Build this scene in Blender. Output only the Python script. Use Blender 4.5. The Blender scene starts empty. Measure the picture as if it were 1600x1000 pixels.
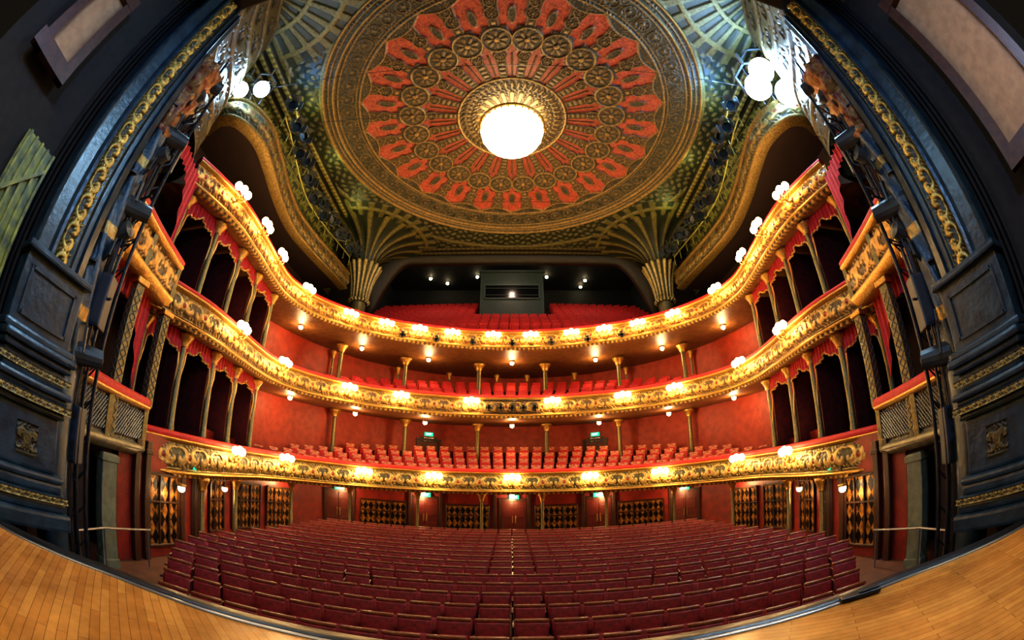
import bpy, bmesh, math, random
import numpy as np
from math import *
from mathutils import Vector, Matrix
random.seed(3)
EYE=3.0
C=bpy.context.collection
# ------------------------------------------------------------------ materials
MATS={}
def mat(name,col,rough=.5,metal=0.,emit=None,es=0.,col2=None,nscale=6.,bump=0.,bscale=40.,sheen=0.):
    if name in MATS: return MATS[name]
    m=bpy.data.materials.new(name); m.use_nodes=True; nt=m.node_tree; b=nt.nodes['Principled BSDF']
    b.inputs['Base Color'].default_value=(*col,1); b.inputs['Roughness'].default_value=rough; b.inputs['Metallic'].default_value=metal
    if sheen: b.inputs['Sheen Weight'].default_value=sheen; b.inputs['Sheen Tint'].default_value=(*col,1)
    tc=nt.nodes.new('ShaderNodeTexCoord')
    if col2 is not None:
        n=nt.nodes.new('ShaderNodeTexNoise'); n.inputs['Scale'].default_value=nscale; n.inputs['Detail'].default_value=4
        nt.links.new(tc.outputs['Object'],n.inputs['Vector'])
        r=nt.nodes.new('ShaderNodeValToRGB'); r.color_ramp.elements[0].position=.35; r.color_ramp.elements[1].position=.65
        r.color_ramp.elements[0].color=(*col,1); r.color_ramp.elements[1].color=(*col2,1)
        nt.links.new(n.outputs['Fac'],r.inputs['Fac']); nt.links.new(r.outputs['Color'],b.inputs['Base Color'])
    if bump:
        n2=nt.nodes.new('ShaderNodeTexNoise'); n2.inputs['Scale'].default_value=bscale
        nt.links.new(tc.outputs['Object'],n2.inputs['Vector'])
        bp=nt.nodes.new('ShaderNodeBump'); bp.inputs['Strength'].default_value=bump; bp.inputs['Distance'].default_value=.03
        nt.links.new(n2.outputs['Fac'],bp.inputs['Height']); nt.links.new(bp.outputs['Normal'],b.inputs['Normal'])
    if emit:
        b.inputs['Emission Color'].default_value=(*emit,1); b.inputs['Emission Strength'].default_value=es
    MATS[name]=m; return m
def ornmat(name='ornament',metal=.55,rough=.38):
    if name in MATS: return MATS[name]
    m=bpy.data.materials.new(name); m.use_nodes=True; nt=m.node_tree; b=nt.nodes['Principled BSDF']
    a=nt.nodes.new('ShaderNodeAttribute'); a.attribute_name='Col'
    tc=nt.nodes.new('ShaderNodeTexCoord'); n=nt.nodes.new('ShaderNodeTexNoise'); n.inputs['Scale'].default_value=9
    nt.links.new(tc.outputs['Object'],n.inputs['Vector'])
    r=nt.nodes.new('ShaderNodeValToRGB'); r.color_ramp.elements[0].position=.3; r.color_ramp.elements[1].position=.7
    r.color_ramp.elements[0].color=(.45,.42,.40,1); r.color_ramp.elements[1].color=(1,1,1,1)
    nt.links.new(n.outputs['Fac'],r.inputs['Fac'])
    mx=nt.nodes.new('ShaderNodeMix'); mx.data_type='RGBA'; mx.blend_type='MULTIPLY'; mx.inputs[0].default_value=1
    nt.links.new(a.outputs['Color'],mx.inputs[6]); nt.links.new(r.outputs['Color'],mx.inputs[7])
    nt.links.new(mx.outputs[2],b.inputs['Base Color'])
    mm=nt.nodes.new('ShaderNodeMath'); mm.operation='MULTIPLY'; mm.inputs[1].default_value=metal
    nt.links.new(a.outputs['Alpha'],mm.inputs[0]); nt.links.new(mm.outputs[0],b.inputs['Metallic'])
    b.inputs['Roughness'].default_value=rough
    n2=nt.nodes.new('ShaderNodeTexNoise'); n2.inputs['Scale'].default_value=28; nt.links.new(tc.outputs['Object'],n2.inputs['Vector'])
    bp=nt.nodes.new('ShaderNodeBump'); bp.inputs['Strength'].default_value=.35; bp.inputs['Distance'].default_value=.03
    nt.links.new(n2.outputs['Fac'],bp.inputs['Height']); nt.links.new(bp.outputs['Normal'],b.inputs['Normal'])
    MATS[name]=m; return m
def diamondmat(name,c1,c2,scale=5.0,metal=.6):
    if name in MATS: return MATS[name]
    m=bpy.data.materials.new(name); m.use_nodes=True; nt=m.node_tree; b=nt.nodes['Principled BSDF']
    uv=nt.nodes.new('ShaderNodeUVMap'); mp0=nt.nodes.new('ShaderNodeMapping'); mp0.inputs['Scale'].default_value=(1,.62,1)
    mp=nt.nodes.new('ShaderNodeMapping'); mp.inputs['Rotation'].default_value[2]=radians(45); mp.inputs['Scale'].default_value=(scale,scale,scale)
    ch=nt.nodes.new('ShaderNodeTexChecker'); ch.inputs['Scale'].default_value=1; ch.inputs['Color1'].default_value=(*c1,1); ch.inputs['Color2'].default_value=(*c2,1)
    n=nt.nodes.new('ShaderNodeTexNoise'); n.inputs['Scale'].default_value=7; nt.links.new(uv.outputs['UV'],n.inputs['Vector'])
    r=nt.nodes.new('ShaderNodeValToRGB'); r.color_ramp.elements[0].position=.35; r.color_ramp.elements[1].position=.65; r.color_ramp.elements[0].color=(.25,.2,.18,1)
    nt.links.new(n.outputs['Fac'],r.inputs['Fac'])
    mx=nt.nodes.new('ShaderNodeMix'); mx.data_type='RGBA'; mx.blend_type='MULTIPLY'; mx.inputs[0].default_value=1
    nt.links.new(uv.outputs['UV'],mp0.inputs['Vector']); nt.links.new(mp0.outputs['Vector'],mp.inputs['Vector']); nt.links.new(mp.outputs['Vector'],ch.inputs['Vector'])
    nt.links.new(ch.outputs['Color'],mx.inputs[6]); nt.links.new(r.outputs['Color'],mx.inputs[7]); nt.links.new(mx.outputs[2],b.inputs['Base Color'])
    bp=nt.nodes.new('ShaderNodeBump'); bp.inputs['Distance'].default_value=.05; nt.links.new(ch.outputs['Fac'],bp.inputs['Height']); nt.links.new(bp.outputs['Normal'],b.inputs['Normal'])
    b.inputs['Roughness'].default_value=.35; b.inputs['Metallic'].default_value=.45
    MATS[name]=m; return m
def woodmat():
    m=bpy.data.materials.new('stage_wood'); m.use_nodes=True; nt=m.node_tree; b=nt.nodes['Principled BSDF']
    tc=nt.nodes.new('ShaderNodeTexCoord'); mp=nt.nodes.new('ShaderNodeMapping'); mp.inputs['Rotation'].default_value[2]=radians(38)
    br=nt.nodes.new('ShaderNodeTexBrick'); br.inputs['Scale'].default_value=1.8; br.inputs['Color1'].default_value=(.52,.24,.055,1); br.inputs['Color2'].default_value=(.40,.16,.032,1)
    br.inputs['Mortar'].default_value=(.17,.07,.015,1); br.inputs['Mortar Size'].default_value=.006; br.inputs['Brick Width'].default_value=2.4; br.inputs['Row Height'].default_value=.18
    n=nt.nodes.new('ShaderNodeTexNoise'); n.inputs['Scale'].default_value=1.3; n.inputs['Detail'].default_value=9; n.inputs['Roughness'].default_value=.7
    mx=nt.nodes.new('ShaderNodeMix'); mx.data_type='RGBA'; mx.blend_type='OVERLAY'; mx.inputs[0].default_value=.9
    nt.links.new(tc.outputs['Object'],mp.inputs['Vector']); nt.links.new(mp.outputs['Vector'],br.inputs['Vector']); nt.links.new(tc.outputs['Object'],n.inputs['Vector'])
    nt.links.new(br.outputs['Color'],mx.inputs[6]); nt.links.new(n.outputs['Fac'],mx.inputs[7]); nt.links.new(mx.outputs[2],b.inputs['Base Color'])
    b.inputs['Roughness'].default_value=.25; MATS['stage_wood']=m; return m
M_velvet=lambda: mat('red_velvet',(.52,.010,.011),.65,col2=(.36,.006,.008),nscale=14,bump=.3,sheen=.2)
M_seat=lambda: mat('crimson_seat_cloth',(.25,.004,.011),.6,col2=(.13,.002,.006),nscale=12,bump=.3,sheen=.08)
M_gold=lambda: mat('gilding',(.60,.35,.085),.32,.75,col2=(.38,.20,.045),nscale=20,bump=.5,bscale=30)
M_iron=lambda: mat('black_iron',(.012,.013,.018),.35,.5,col2=(.03,.032,.04),bump=.1)
M_redwall=lambda: mat('red_wall_paper',(.36,.036,.012),.55,col2=(.24,.022,.008),nscale=3,bump=.2)
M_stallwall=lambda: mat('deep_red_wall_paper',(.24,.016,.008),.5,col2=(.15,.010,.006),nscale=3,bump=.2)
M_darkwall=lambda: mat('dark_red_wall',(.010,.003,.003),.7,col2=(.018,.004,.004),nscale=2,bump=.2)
M_deck=lambda: mat('balcony_carpet',(.06,.007,.005),.7,col2=(.04,.005,.004),nscale=2)
M_soffit=lambda: mat('ochre_plaster',(.19,.085,.026),.45,col2=(.11,.045,.014),nscale=4,bump=.4)
M_slate=lambda: mat('slate_blue_paint',(.022,.046,.070),.30,.15,col2=(.010,.022,.036),nscale=4,bump=.25,bscale=9)
M_black=lambda: mat('black_cloth',(.004,.004,.005),.9,col2=(.008,.008,.009),bump=.2)
M_brownwood=lambda: mat('brown_timber',(.05,.018,.008),.4,col2=(.028,.010,.005),nscale=9,bump=.1)
M_glow=lambda: mat('lamp_glass',(1,.85,.6),.3,emit=(1,.72,.30),es=36)
M_glow2=lambda: mat('small_bulb_glass',(1,.9,.7),.3,emit=(1,.8,.45),es=28)
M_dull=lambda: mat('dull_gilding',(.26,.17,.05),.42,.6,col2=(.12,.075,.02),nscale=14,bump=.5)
# ------------------------------------------------------------------ object helpers
def add(name,mesh,m=None,parent=None,label=None,cat=None,kind=None,group=None,loc=None,rot=None,smooth=False):
    o=bpy.data.objects.new(name,mesh); C.objects.link(o)
    if m is not None and mesh is not None and not mesh.materials: mesh.materials.append(m)
    if parent: o.parent=parent
    if label: o['label']=label
    if cat: o['category']=cat
    if kind: o['kind']=kind
    if group: o['group']=group
    if loc is not None: o.location=loc
    if rot is not None: o.rotation_euler=rot
    if smooth: mesh.polygons.foreach_set('use_smooth',[True]*len(mesh.polygons))
    return o
def copytree(src,loc,rotz=0,scale=1,**kw):
    o=src.copy(); C.objects.link(o); o.location=loc; o.rotation_euler=(0,0,rotz); o.scale=(scale,)*3
    for k,v in kw.items(): o[k]=v
    for ch in src.children:
        c=ch.copy(); C.objects.link(c); c.parent=o
        for g in ch.children:
            d=g.copy(); C.objects.link(d); d.parent=c
    return o
class B:
    def __init__(s): s.bm=bmesh.new()
    def box(s,c,d,rot=(0,0,0),bev=0):
        r=bmesh.ops.create_cube(s.bm,size=1); vs=r['verts']
        bmesh.ops.scale(s.bm,vec=d,verts=vs)
        if bev:
            es=list({e for v in vs for e in v.link_edges}); rr=bmesh.ops.bevel(s.bm,geom=es,offset=bev,segments=2,affect='EDGES',profile=.6); vs=list({v for f in rr['faces'] for v in f.verts}|{v for v in vs if v.is_valid})
        M=Matrix.Translation(c)@(Matrix.Rotation(rot[2],4,'Z')@Matrix.Rotation(rot[1],4,'Y')@Matrix.Rotation(rot[0],4,'X'))
        bmesh.ops.transform(s.bm,matrix=M,verts=vs); return s
    def cyl(s,p0,p1,r0,r1=None,seg=12,cap=True):
        if r1 is None: r1=r0
        p0=Vector(p0);p1=Vector(p1); d=p1-p0; L=d.length
        r=bmesh.ops.create_cone(s.bm,cap_ends=cap,segments=seg,radius1=max(r0,1e-4),radius2=max(r1,1e-4),depth=L)
        M=Matrix.Translation((p0+p1)/2)@d.to_track_quat('Z','Y').to_matrix().to_4x4()
        bmesh.ops.transform(s.bm,matrix=M,verts=r['verts']); return s
    def sph(s,c,r,sc=(1,1,1),u=12,v=8):
        q=bmesh.ops.create_uvsphere(s.bm,u_segments=u,v_segments=v,radius=r)
        bmesh.ops.transform(s.bm,matrix=Matrix.Translation(c)@Matrix.Diagonal((*sc,1)),verts=q['verts']); return s
    def lathe(s,prof,seg=16,c=(0,0,0),flute=0,amp=0,a0=0,a1=2*pi):
        full=abs((a1-a0)-2*pi)<1e-6; n=seg if full else seg+1; rings=[]
        for r,z in prof:
            ring=[]
            for i in range(n):
                a=a0+(a1-a0)*i/seg; rr=r*(1+amp*(cos(flute*a) if flute else 0))
                ring.append(s.bm.verts.new((c[0]+rr*cos(a),c[1]+rr*sin(a),c[2]+z)))
            rings.append(ring)
        for k in range(len(rings)-1):
            for i in range(n if full else n-1):
                j=(i+1)%n; s.bm.faces.new((rings[k][i],rings[k][j],rings[k+1][j],rings[k+1][i]))
        return s
    def tube(s,pts,r,seg=6):
        for a,b in zip(pts[:-1],pts[1:]): s.cyl(a,b,r,seg=seg)
        return s
    def mesh(s,name,smooth=False):
        me=bpy.data.meshes.new(name); s.bm.to_mesh(me); s.bm.free()
        if smooth: me.polygons.foreach_set('use_smooth',[True]*len(me.polygons))
        return me
def grid(name,X,Y,Z,closeu=False,col=None,uv=None,smooth=True):
    n,m=X.shape; V=np.stack([X,Y,Z],-1).reshape(-1,3)
    iu=np.arange(n if closeu else n-1); iv=np.arange(m-1); I,J=np.meshgrid(iu,iv,indexing='ij'); I2=(I+1)%n
    F=np.stack([I*m+J,I2*m+J,I2*m+J+1,I*m+J+1],-1).reshape(-1,4)
    me=bpy.data.meshes.new(name); me.vertices.add(len(V)); me.vertices.foreach_set('co',V.astype(np.float32).ravel())
    me.loops.add(F.size); me.loops.foreach_set('vertex_index',F.astype(np.int32).ravel())
    me.polygons.add(len(F)); me.polygons.foreach_set('loop_start',(np.arange(len(F))*4).astype(np.int32))
    me.polygons.foreach_set('loop_total',np.full(len(F),4,np.int32))
    me.update(calc_edges=True); me.validate()
    if smooth: me.polygons.foreach_set('use_smooth',np.ones(len(F),bool))
    if col is not None:
        a=me.color_attributes.new('Col','FLOAT_COLOR','POINT'); a.data.foreach_set('color',col.reshape(-1,4).astype(np.float32).ravel())
    if uv is not None:
        u=me.uv_layers.new(name='UVMap'); U=uv.reshape(-1,2)[F.ravel()]; u.data.foreach_set('uv',U.astype(np.float32).ravel())
    return me
def ss(x): x=np.clip(x,0,1); return x*x*(3-2*x)
def mixc(a,b,t): t=t[...,None]; return np.array(a)*(1-t)+np.array(b)*t
# ------------------------------------------------------------------ ornament pattern
def orn(u,v,h=.7,cell=1.3):
    x=((u/cell)%1-.5)*cell/h; y=v/h-.5
    r=np.hypot(x,y); th=np.arctan2(y,x)
    h1=ss((.33+.05*np.cos(8*th)-r)/.05)*(.6+.4*np.cos(r*38))
    out=h1.copy()
    for sg in (-1,1):
        x2=x-sg*cell/h*.5*.68; r2=np.hypot(x2,y); t2=np.arctan2(y,x2*sg)
        sp=ss((np.cos(t2-11*r2)+.1)/.5)*ss((.44-r2)/.05); out=np.maximum(out,.9*sp)
    lf=ss((np.cos(17*x+3*np.sin(9*y))*np.cos(13*y+2*np.sin(11*x))-.15)/.4); out=np.maximum(out,.6*lf*(r>.36))
    out=np.maximum(out,ss((np.abs(y)-.46)/.02))
    acc=ss((.12-r)/.03)
    return out,acc
# ------------------------------------------------------------------ plan paths
def cr(pts,n):
    P=np.array(pts,float); P=np.vstack([2*P[0]-P[1],P,2*P[-1]-P[-2]]); out=[]
    for i in range(1,len(P)-2):
        t=np.linspace(0,1,24,endpoint=False)[:,None]; a,b,c,d=P[i-1],P[i],P[i+1],P[i+2]
        out.append(.5*((2*b)+(-a+c)*t+(2*a-5*b+4*c-d)*t**2+(-a+3*b-3*c+d)*t**3))
    Q=np.vstack(out+[P[-2][None]]); s=np.r_[0,np.cumsum(np.linalg.norm(np.diff(Q,axis=0),axis=1))]
    S=np.linspace(0,s[-1],n); return np.stack([np.interp(S,s,Q[:,0]),np.interp(S,s,Q[:,1])],-1)
class Path:
    def __init__(s,pts,n):
        s.p=cr(pts,n); t=np.gradient(s.p,axis=0); t/=np.linalg.norm(t,axis=1)[:,None]
        s.t=t; s.n=np.stack([t[:,1],-t[:,0]],-1)
        s.s=np.r_[0,np.cumsum(np.linalg.norm(np.diff(s.p,axis=0),axis=1))]; s.L=s.s[-1]
    def at(s,S,d=0):
        x=np.interp(S,s.s,s.p[:,0]+s.n[:,0]*d); y=np.interp(S,s.s,s.p[:,1]+s.n[:,1]*d)
        tx=np.interp(S,s.s,s.t[:,0]); ty=np.interp(S,s.s,s.t[:,1]); return float(x),float(y),atan2(ty,tx)
    def s_at_y(s,y,side):
        h=len(s.p)//2; idx=np.arange(0,h) if side<0 else np.arange(h,len(s.p))
        k=idx[np.argmin(abs(s.p[idx,1]-y)+ (abs(s.p[idx,0])<8)*9)]; return s.s[k]
    def s_at_x(s,x):
        k=np.argmin(abs(s.p[:,0]-x)+(s.p[:,1]<14.5)*99); return s.s[k]
def full(h): return [(-x,y) for x,y in h]+[(x,y) for x,y in h[:-1][::-1]]
HP=[(9.1,6.5),(8.85,7.4),(8.65,8.8),(8.8,10.4),(9.15,12.4),(9.3,13.9),(8.95,15.4),(8.05,16.8),(6.7,18.05),(4.9,19.0),(2.5,19.75),(0,20.0)]
HW=[(11.2,5.6),(11.3,8),(11.4,10),(11.5,12),(11.7,14),(11.6,16),(11,18.2),(10,20.3),(8.2,22.6),(5.4,24.6),(2.6,25.6),(0,25.9)]
HS=[(8.45,6.2),(8.6,8),(8.9,9.6),(9.8,11),(10.3,13),(10.5,15),(10.3,17),(9.6,18.8),(8.2,20.4),(6.2,21.6),(3.2,22.4),(0,22.7)]
NP=2400
P=Path(full(HP),NP); W=Path(full(HW),240); S=Path(full(HS),240)
def sweep(name,path,prof,zf,i0=0,i1=None,paint=None,step=1):
    sl=slice(i0,i1,step); p=path.p[sl]; n=path.n[sl]; s=path.s[sl]; pr=np.array(prof,float)
    X=p[:,0][:,None]+n[:,0][:,None]*pr[:,0][None]; Y=p[:,1][:,None]+n[:,1][:,None]*pr[:,0][None]
    Z=zf(p[:,1])[:,None]+pr[:,1][None]
    v=np.r_[0,np.cumsum(np.hypot(*np.diff(pr,axis=0).T))]; U=np.repeat(s[:,None],len(v),1); V=np.repeat(v[None],len(s),0)
    col=None
    if paint:
        H,col=paint(U,V,v[-1]); X=X+n[:,0][:,None]*H; Y=Y+n[:,1][:,None]*H
    return grid(name,X,Y,Z,col=col,uv=np.stack([U,V],-1))
def ruled(name,pa,pb,za,zb,dk=0,m=8):
    n=240; fa=np.linspace(0,pa.L,n); fb=np.linspace(0,pb.L,n)
    A=np.array([pa.at(s,-dk)[:2] for s in fa]); Bq=np.array([pb.at(s)[:2] for s in fb]); t=np.linspace(0,1,m)[None]
    X=A[:,0][:,None]*(1-t)+Bq[:,0][:,None]*t; Y=A[:,1][:,None]*(1-t)+Bq[:,1][:,None]*t
    Z=za(A[:,1])[:,None]*(1-t)+zb(A[:,1])[:,None]*t
    return grid(name,X,Y,Z)
def panel_profile(h,n=24,bul=.12,base=.05):
    return [(base+bul*sin(pi*k/(n-1))**.7, -h*k/(n-1)) for k in range(n)]
def painter(bg,gold,acc,cell=1.3,depth=.05):
    def f(U,V,h):
        H,A=orn(U,V,h,cell); c=mixc(bg,gold,H); c=mixc(c,np.array(acc),A); a=H*(1-A)
        return H*depth,np.concatenate([c,a[...,None]],-1)
    return f
# ------------------------------------------------------------------ balconies
z1=lambda y: .22+.64*np.clip((y-6.4)/13.6,0,1)
z2=lambda y: 4.12+.31*np.clip((y-6.4)/13.6,0,1)
z3=lambda y: 7.8+0*y
def balcony(zf,h,label,pt):
    e=add('balcony',None,label=label,cat='balcony',loc=(0,0,0))
    add('velvet_rail',sweep('velvet_rail',P,[(-.22,-.02),(-.22,.06),(-.16,.12),(.02,.14),(.14,.1),(.17,.03),(.14,-.03)],zf,step=8),M_velvet(),e)
    add('cornice',sweep('cornice',P,[(-.1,-.03),(.2,-.03),(.22,-.07),(.17,-.1),(.13,-.13),(.07,-.16)],zf,step=8),M_gold(),e)
    add('relief_panel',sweep('relief_panel',P,[(d,z-.16) for d,z in panel_profile(h-.36)],zf,paint=pt),ornmat(),e)
    b=h-.2
    def dent(U,V,hh):
        k=ss((np.cos(U*2*pi/.22)+.1)/.3); return k*.03,np.concatenate([mixc((.14,.07,.02),(.60,.36,.09),k),k[...,None]],-1)
    add('base_molding',sweep('base_molding',P,[(.05,-b),(.12,-b-.03),(.18,-b-.06),(.18,-b-.10),(.12,-b-.13)],zf,step=8),M_gold(),e)
    add('dentil_band',sweep('dentil_band',P,[(.13,-b-.13),(.10,-b-.14),(.10,-b-.21),(.0,-b-.22),(-.1,-b-.22)],zf,paint=dent),ornmat(),e)
    add('inner_lining',sweep('inner_lining',P,[(-.2,-.0),(-.2,-.9)],zf,step=16),M_deck(),e)
    return e
pt3=painter((.24,.09,.018),(.86,.50,.12),(.5,.03,.01),.80)
pt2=painter((.17,.09,.025),(.80,.50,.14),(.45,.04,.01),.86)
pt1=painter((.085,.075,.025),(.74,.52,.17),(.35,.05,.01),.98)
b1=balcony(z1,1.05,'lowest horseshoe balcony front with gilded scroll relief and red velvet rail',pt1)
b2=balcony(z2,.97,'middle horseshoe balcony front, gold floral relief with red velvet rail',pt2)
b3=balcony(z3,.92,'uppermost horseshoe balcony front, bright gold rosette relief and red rail',pt3)
def rise(a,b): return lambda y: a+ (b-a)*np.clip((y-12)/8,0,1)
add('floor_deck',ruled('deck',P,W,lambda y:z1(y)-.95,lambda y:z1(y)-.95+rise(.2,2.4)(y),.2),M_deck(),b1)
add('soffit',ruled('sof',P,W,lambda y:z1(y)-1.04,lambda y:z1(y)-.95+rise(.0,.5)(y)),M_soffit(),b1)
add('floor_deck',ruled('deck',P,W,lambda y:z2(y)-.9,lambda y:z2(y)-.9+rise(.2,2.6)(y),.2),M_deck(),b2)
add('soffit',ruled('sof',P,W,lambda y:z2(y)-.96,lambda y:z2(y)-.9+rise(.0,.4)(y)),M_soffit(),b2)
add('floor_deck',ruled('deck',P,W,lambda y:z3(y)-.85,lambda y:z3(y)-.85+rise(.1,3.6)(y),.2),M_deck(),b3)
add('soffit',ruled('sof',P,W,lambda y:z3(y)-.91,lambda y:z3(y)-.9+rise(.0,.1)(y)),M_soffit(),b3)
H4=[(10.6,7.0),(9.7,6.75),(8.95,7.1),(8.6,8.3),(8.85,9.8),(9.25,11.4),(9.6,13.5),(9.5,15.6),(9.25,17.6),(9.1,19.4)]
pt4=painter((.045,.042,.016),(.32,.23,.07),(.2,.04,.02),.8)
for sd in (-1,1):
    pts=[(sd*x,y) for x,y in H4]
    if sd>0: pts=pts[::-1]
    Q=Path(pts,700)
    zf=lambda y: 11+0*y
    e=add('slip_balcony',None,label='narrow curved upper side balcony with gilded leafwork front',cat='balcony')
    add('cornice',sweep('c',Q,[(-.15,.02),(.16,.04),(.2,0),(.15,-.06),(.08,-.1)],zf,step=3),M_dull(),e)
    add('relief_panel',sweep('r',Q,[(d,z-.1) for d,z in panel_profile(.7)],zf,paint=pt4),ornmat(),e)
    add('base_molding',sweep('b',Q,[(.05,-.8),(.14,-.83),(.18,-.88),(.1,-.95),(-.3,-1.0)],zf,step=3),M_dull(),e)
    q=Q.p[::10]; out=np.stack([np.full(len(q),sd*11.25),q[:,1]],-1)
    Xg=np.stack([q[:,0],out[:,0]],1); Yg=np.stack([q[:,1],out[:,1]],1)
    add('floor_deck',grid('d',Xg,Yg,np.full_like(Xg,10.05)),M_darkwall(),e)
    if sd<0: QL=Q
    else: QR=Q
# ------------------------------------------------------------------ walls
def wallmesh(path,y0,y1,side,zlo,zhi):
    msk=[i for i in range(len(path.p)) if (side==0 and path.p[i,1]>y0) or (side*path.p[i,0]>0 and path.p[i,1]<=y1 and side!=0)]
    p=path.p[msk]; z=np.linspace(zlo,zhi,12); X=np.repeat(p[:,0][:,None],12,1); Y=np.repeat(p[:,1][:,None],12,1)
    return grid('wall',X,Y,np.repeat(z[None],len(p),0))
add('wall_back',wallmesh(W,15.9,0,0,-1,7.5),M_redwall(),kind='structure')
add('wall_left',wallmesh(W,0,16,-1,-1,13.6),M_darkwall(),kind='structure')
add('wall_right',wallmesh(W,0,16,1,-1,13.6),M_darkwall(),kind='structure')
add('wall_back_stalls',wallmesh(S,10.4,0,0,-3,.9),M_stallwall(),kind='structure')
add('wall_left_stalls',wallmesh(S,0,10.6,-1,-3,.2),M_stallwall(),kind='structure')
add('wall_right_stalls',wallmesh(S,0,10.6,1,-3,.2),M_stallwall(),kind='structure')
for sd,nm in ((-1,'wall_left_slip'),(1,'wall_right_slip')):
    b=B(); b.box((sd*11.3,18.6,10.5),(.1,7,6.2)); add(nm,b.mesh('w'),M_darkwall(),kind='structure')
# ------------------------------------------------------------------ floor
def flz(y): return -3+.34*max(0,min(1,(y-5)/13))
xs=np.linspace(-11.5,11.5,30); ys=np.linspace(1.2,26,60); X,Y=np.meshgrid(xs,ys,indexing='ij'); Z=-3+.34*np.clip((Y-5)/13,0,1)
add('floor',grid('floor',X,Y,Z),mat('stalls_carpet',(.12,.04,.015),.7,col2=(.07,.022,.010),nscale=3,bump=.2),kind='structure')
# ------------------------------------------------------------------ stage
stage=add('stage_platform',None,label='timber stage floor with curved front edge and black border',cat='stage')
se=[(-7.2,.6),(-6.3,1.4),(-5.6,1.85),(-4.9,2.5),(-4.15,3.05),(-3,3.45),(-1.8,3.72),(0,3.85),(1.8,3.72),(3,3.45),(4.15,3.05),(4.9,2.5),(5.6,1.85),(6.3,1.4),(7.2,.6)]
E=Path(se,90)
def poly_to(path,d,yb,z):
    q=path.p+path.n*d; X=np.stack([q[:,0],q[:,0]],1); Y=np.stack([q[:,1],np.full(len(q),yb)],1); return grid('st',X,Y,np.full_like(X,z),smooth=False)
add('parquet_floor',poly_to(E,.0,-3,-1.7),woodmat(),stage)
zf0=lambda y: 0*y
add('border',sweep('bo',E,[(.0,-1.70),(0,-1.685),(-.3,-1.685),(-.32,-1.70),(-.34,-3.0)],zf0),mat('black_stage_edge',(.012,.012,.015),.35,.3,col2=(.025,.025,.03),bump=.1),stage)
add('edge_strip',sweep('es',E,[(.02,-1.70),(.02,-1.68),(-.03,-1.68),(-.03,-1.69)],zf0),mat('steel_strip',(.3,.32,.36),.3,.8),stage)
# ------------------------------------------------------------------ ceiling
ZC=13.5; CY0=11.5
R_,T_=np.meshgrid(np.linspace(.2,7.9,230),np.linspace(0,2*pi,1920,endpoint=False),indexing='xy')
N=24; step=2*pi/N
def band(r,a,b,w=.03): return ss((r-a)/w)*ss((b-r)/w)
def near(r0,off,rad):
    a=((T_+off*step)%step)-step/2; dx=R_*np.sin(a); dy=R_*np.cos(a)-r0; return np.hypot(dx,dy)/rad,np.arctan2(dx,dy)
red=(.40,.060,.028); red2=(.24,.034,.014); dk=(.020,.022,.010); gold=(.34,.21,.055); brown=(.05,.03,.012); dgold=(.17,.11,.036); dred=(.13,.02,.010)
col=np.ones(R_.shape+(3,))*np.array(dk); A=np.zeros_like(R_); Hh=np.zeros_like(R_)
def put(mask,c,a=0.,h=0.):
    global col,A,Hh
    m=mask[...,None]; col=col*(1-m)+np.array(c)*m; A=A*(1-mask)+a*mask; Hh=Hh*(1-mask)+h*mask
an=((T_)%step)-step/2; aw=np.abs(an)/(step/2)
fol=ss((np.cos(R_*24+2*np.sin(T_*96))*np.cos(T_*144+2*np.sin(R_*15))-.3)/.3)
put(band(R_,0,1.5),dgold,.6,.05); put(band(R_,0,1.5)*ss((np.cos(24*T_)*.5+.2)/.3),brown,0,0)
put(band(R_,1.5,2.2),brown,.1,.0)
put(band(R_,1.55,2.15)*ss((np.cos(48*T_)*np.cos((R_-1.87)*9)-.2)/.3),dgold,.6,.06)
put(band(R_,2.15,2.25),gold,.7,.1)
put(band(R_,2.25,3.75),red2,0,0)
put(band(R_,2.25,3.8)*ss((aw-(.48+.08*(R_-2.25)))/.07),dk,.1,.05)
put(band(R_,2.3,3.75)*ss((aw-.66)/.06)*ss((np.cos(R_*30)*.5+.25)/.3),dgold,.6,.09)
put(band(R_,2.3,3.75)*ss((.045-np.abs(aw-(.48+.08*(R_-2.25))-.06))/.03),dgold,.6,.09)
put(band(R_,2.3,3.4)*ss((.09-aw)/.03),dk,.1,.03); put(band(R_,2.3,3.4)*ss((.045-aw)/.03),dgold,.5,.06)
put(band(R_,3.7,6.15),red,0,0)
put(band(R_,4.6,6.1)*fol*.55,dred,0,.02)
lf=ss((1-np.hypot(an*R_/.16,(R_-5.15)/.42))/.15); put(lf,dk,.1,.05); put(ss((.16-np.abs(np.hypot(an*R_/.16,(R_-5.15)/.42)-.8))/.08),dgold,.5,.08)
arm=np.where(R_<5.0,.55+.18*(R_-3.7)/1.3,.73-.20*(R_-5.0)/1.15)
put(band(R_,3.4,6.16)*ss((aw-arm)/.07),dk,.1,.06)
put(band(R_,3.5,6.1)*ss((aw-.86)/.05)*ss((np.cos(R_*26)+.2)/.3),gold,.6,.1)
put(band(R_,3.6,6.08)*ss((.05-np.abs(aw-arm-.05))/.03),dgold,.6,.09)
put(ss((.62-np.abs(R_-4.1))/.05)*ss((aw-.22)/.1),dk,.1,.05)
for d,ph in (near(3.30,.5,.22),near(5.78,.5,.20),near(5.25,.5,.26),near(4.10,0,.24),near(4.08,.5,.56)):
    put(ss((1.1-d)/.06),dk,.1,.06)
    put(ss((.07-np.abs(d-.95))/.04),gold,.7,.13)
    put(ss((.62+.14*np.cos(8*ph)-d)/.08)*ss((d-.25)/.05)*ss((np.cos(8*ph)+.3)/.3),dgold,.6,.10)
    put(ss((.20-d)/.05),gold,.8,.16)
sc=6.15-.34*np.abs(np.cos(N*T_/2))
put(ss((R_-sc)/.05),dk,.1,.05)
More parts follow.
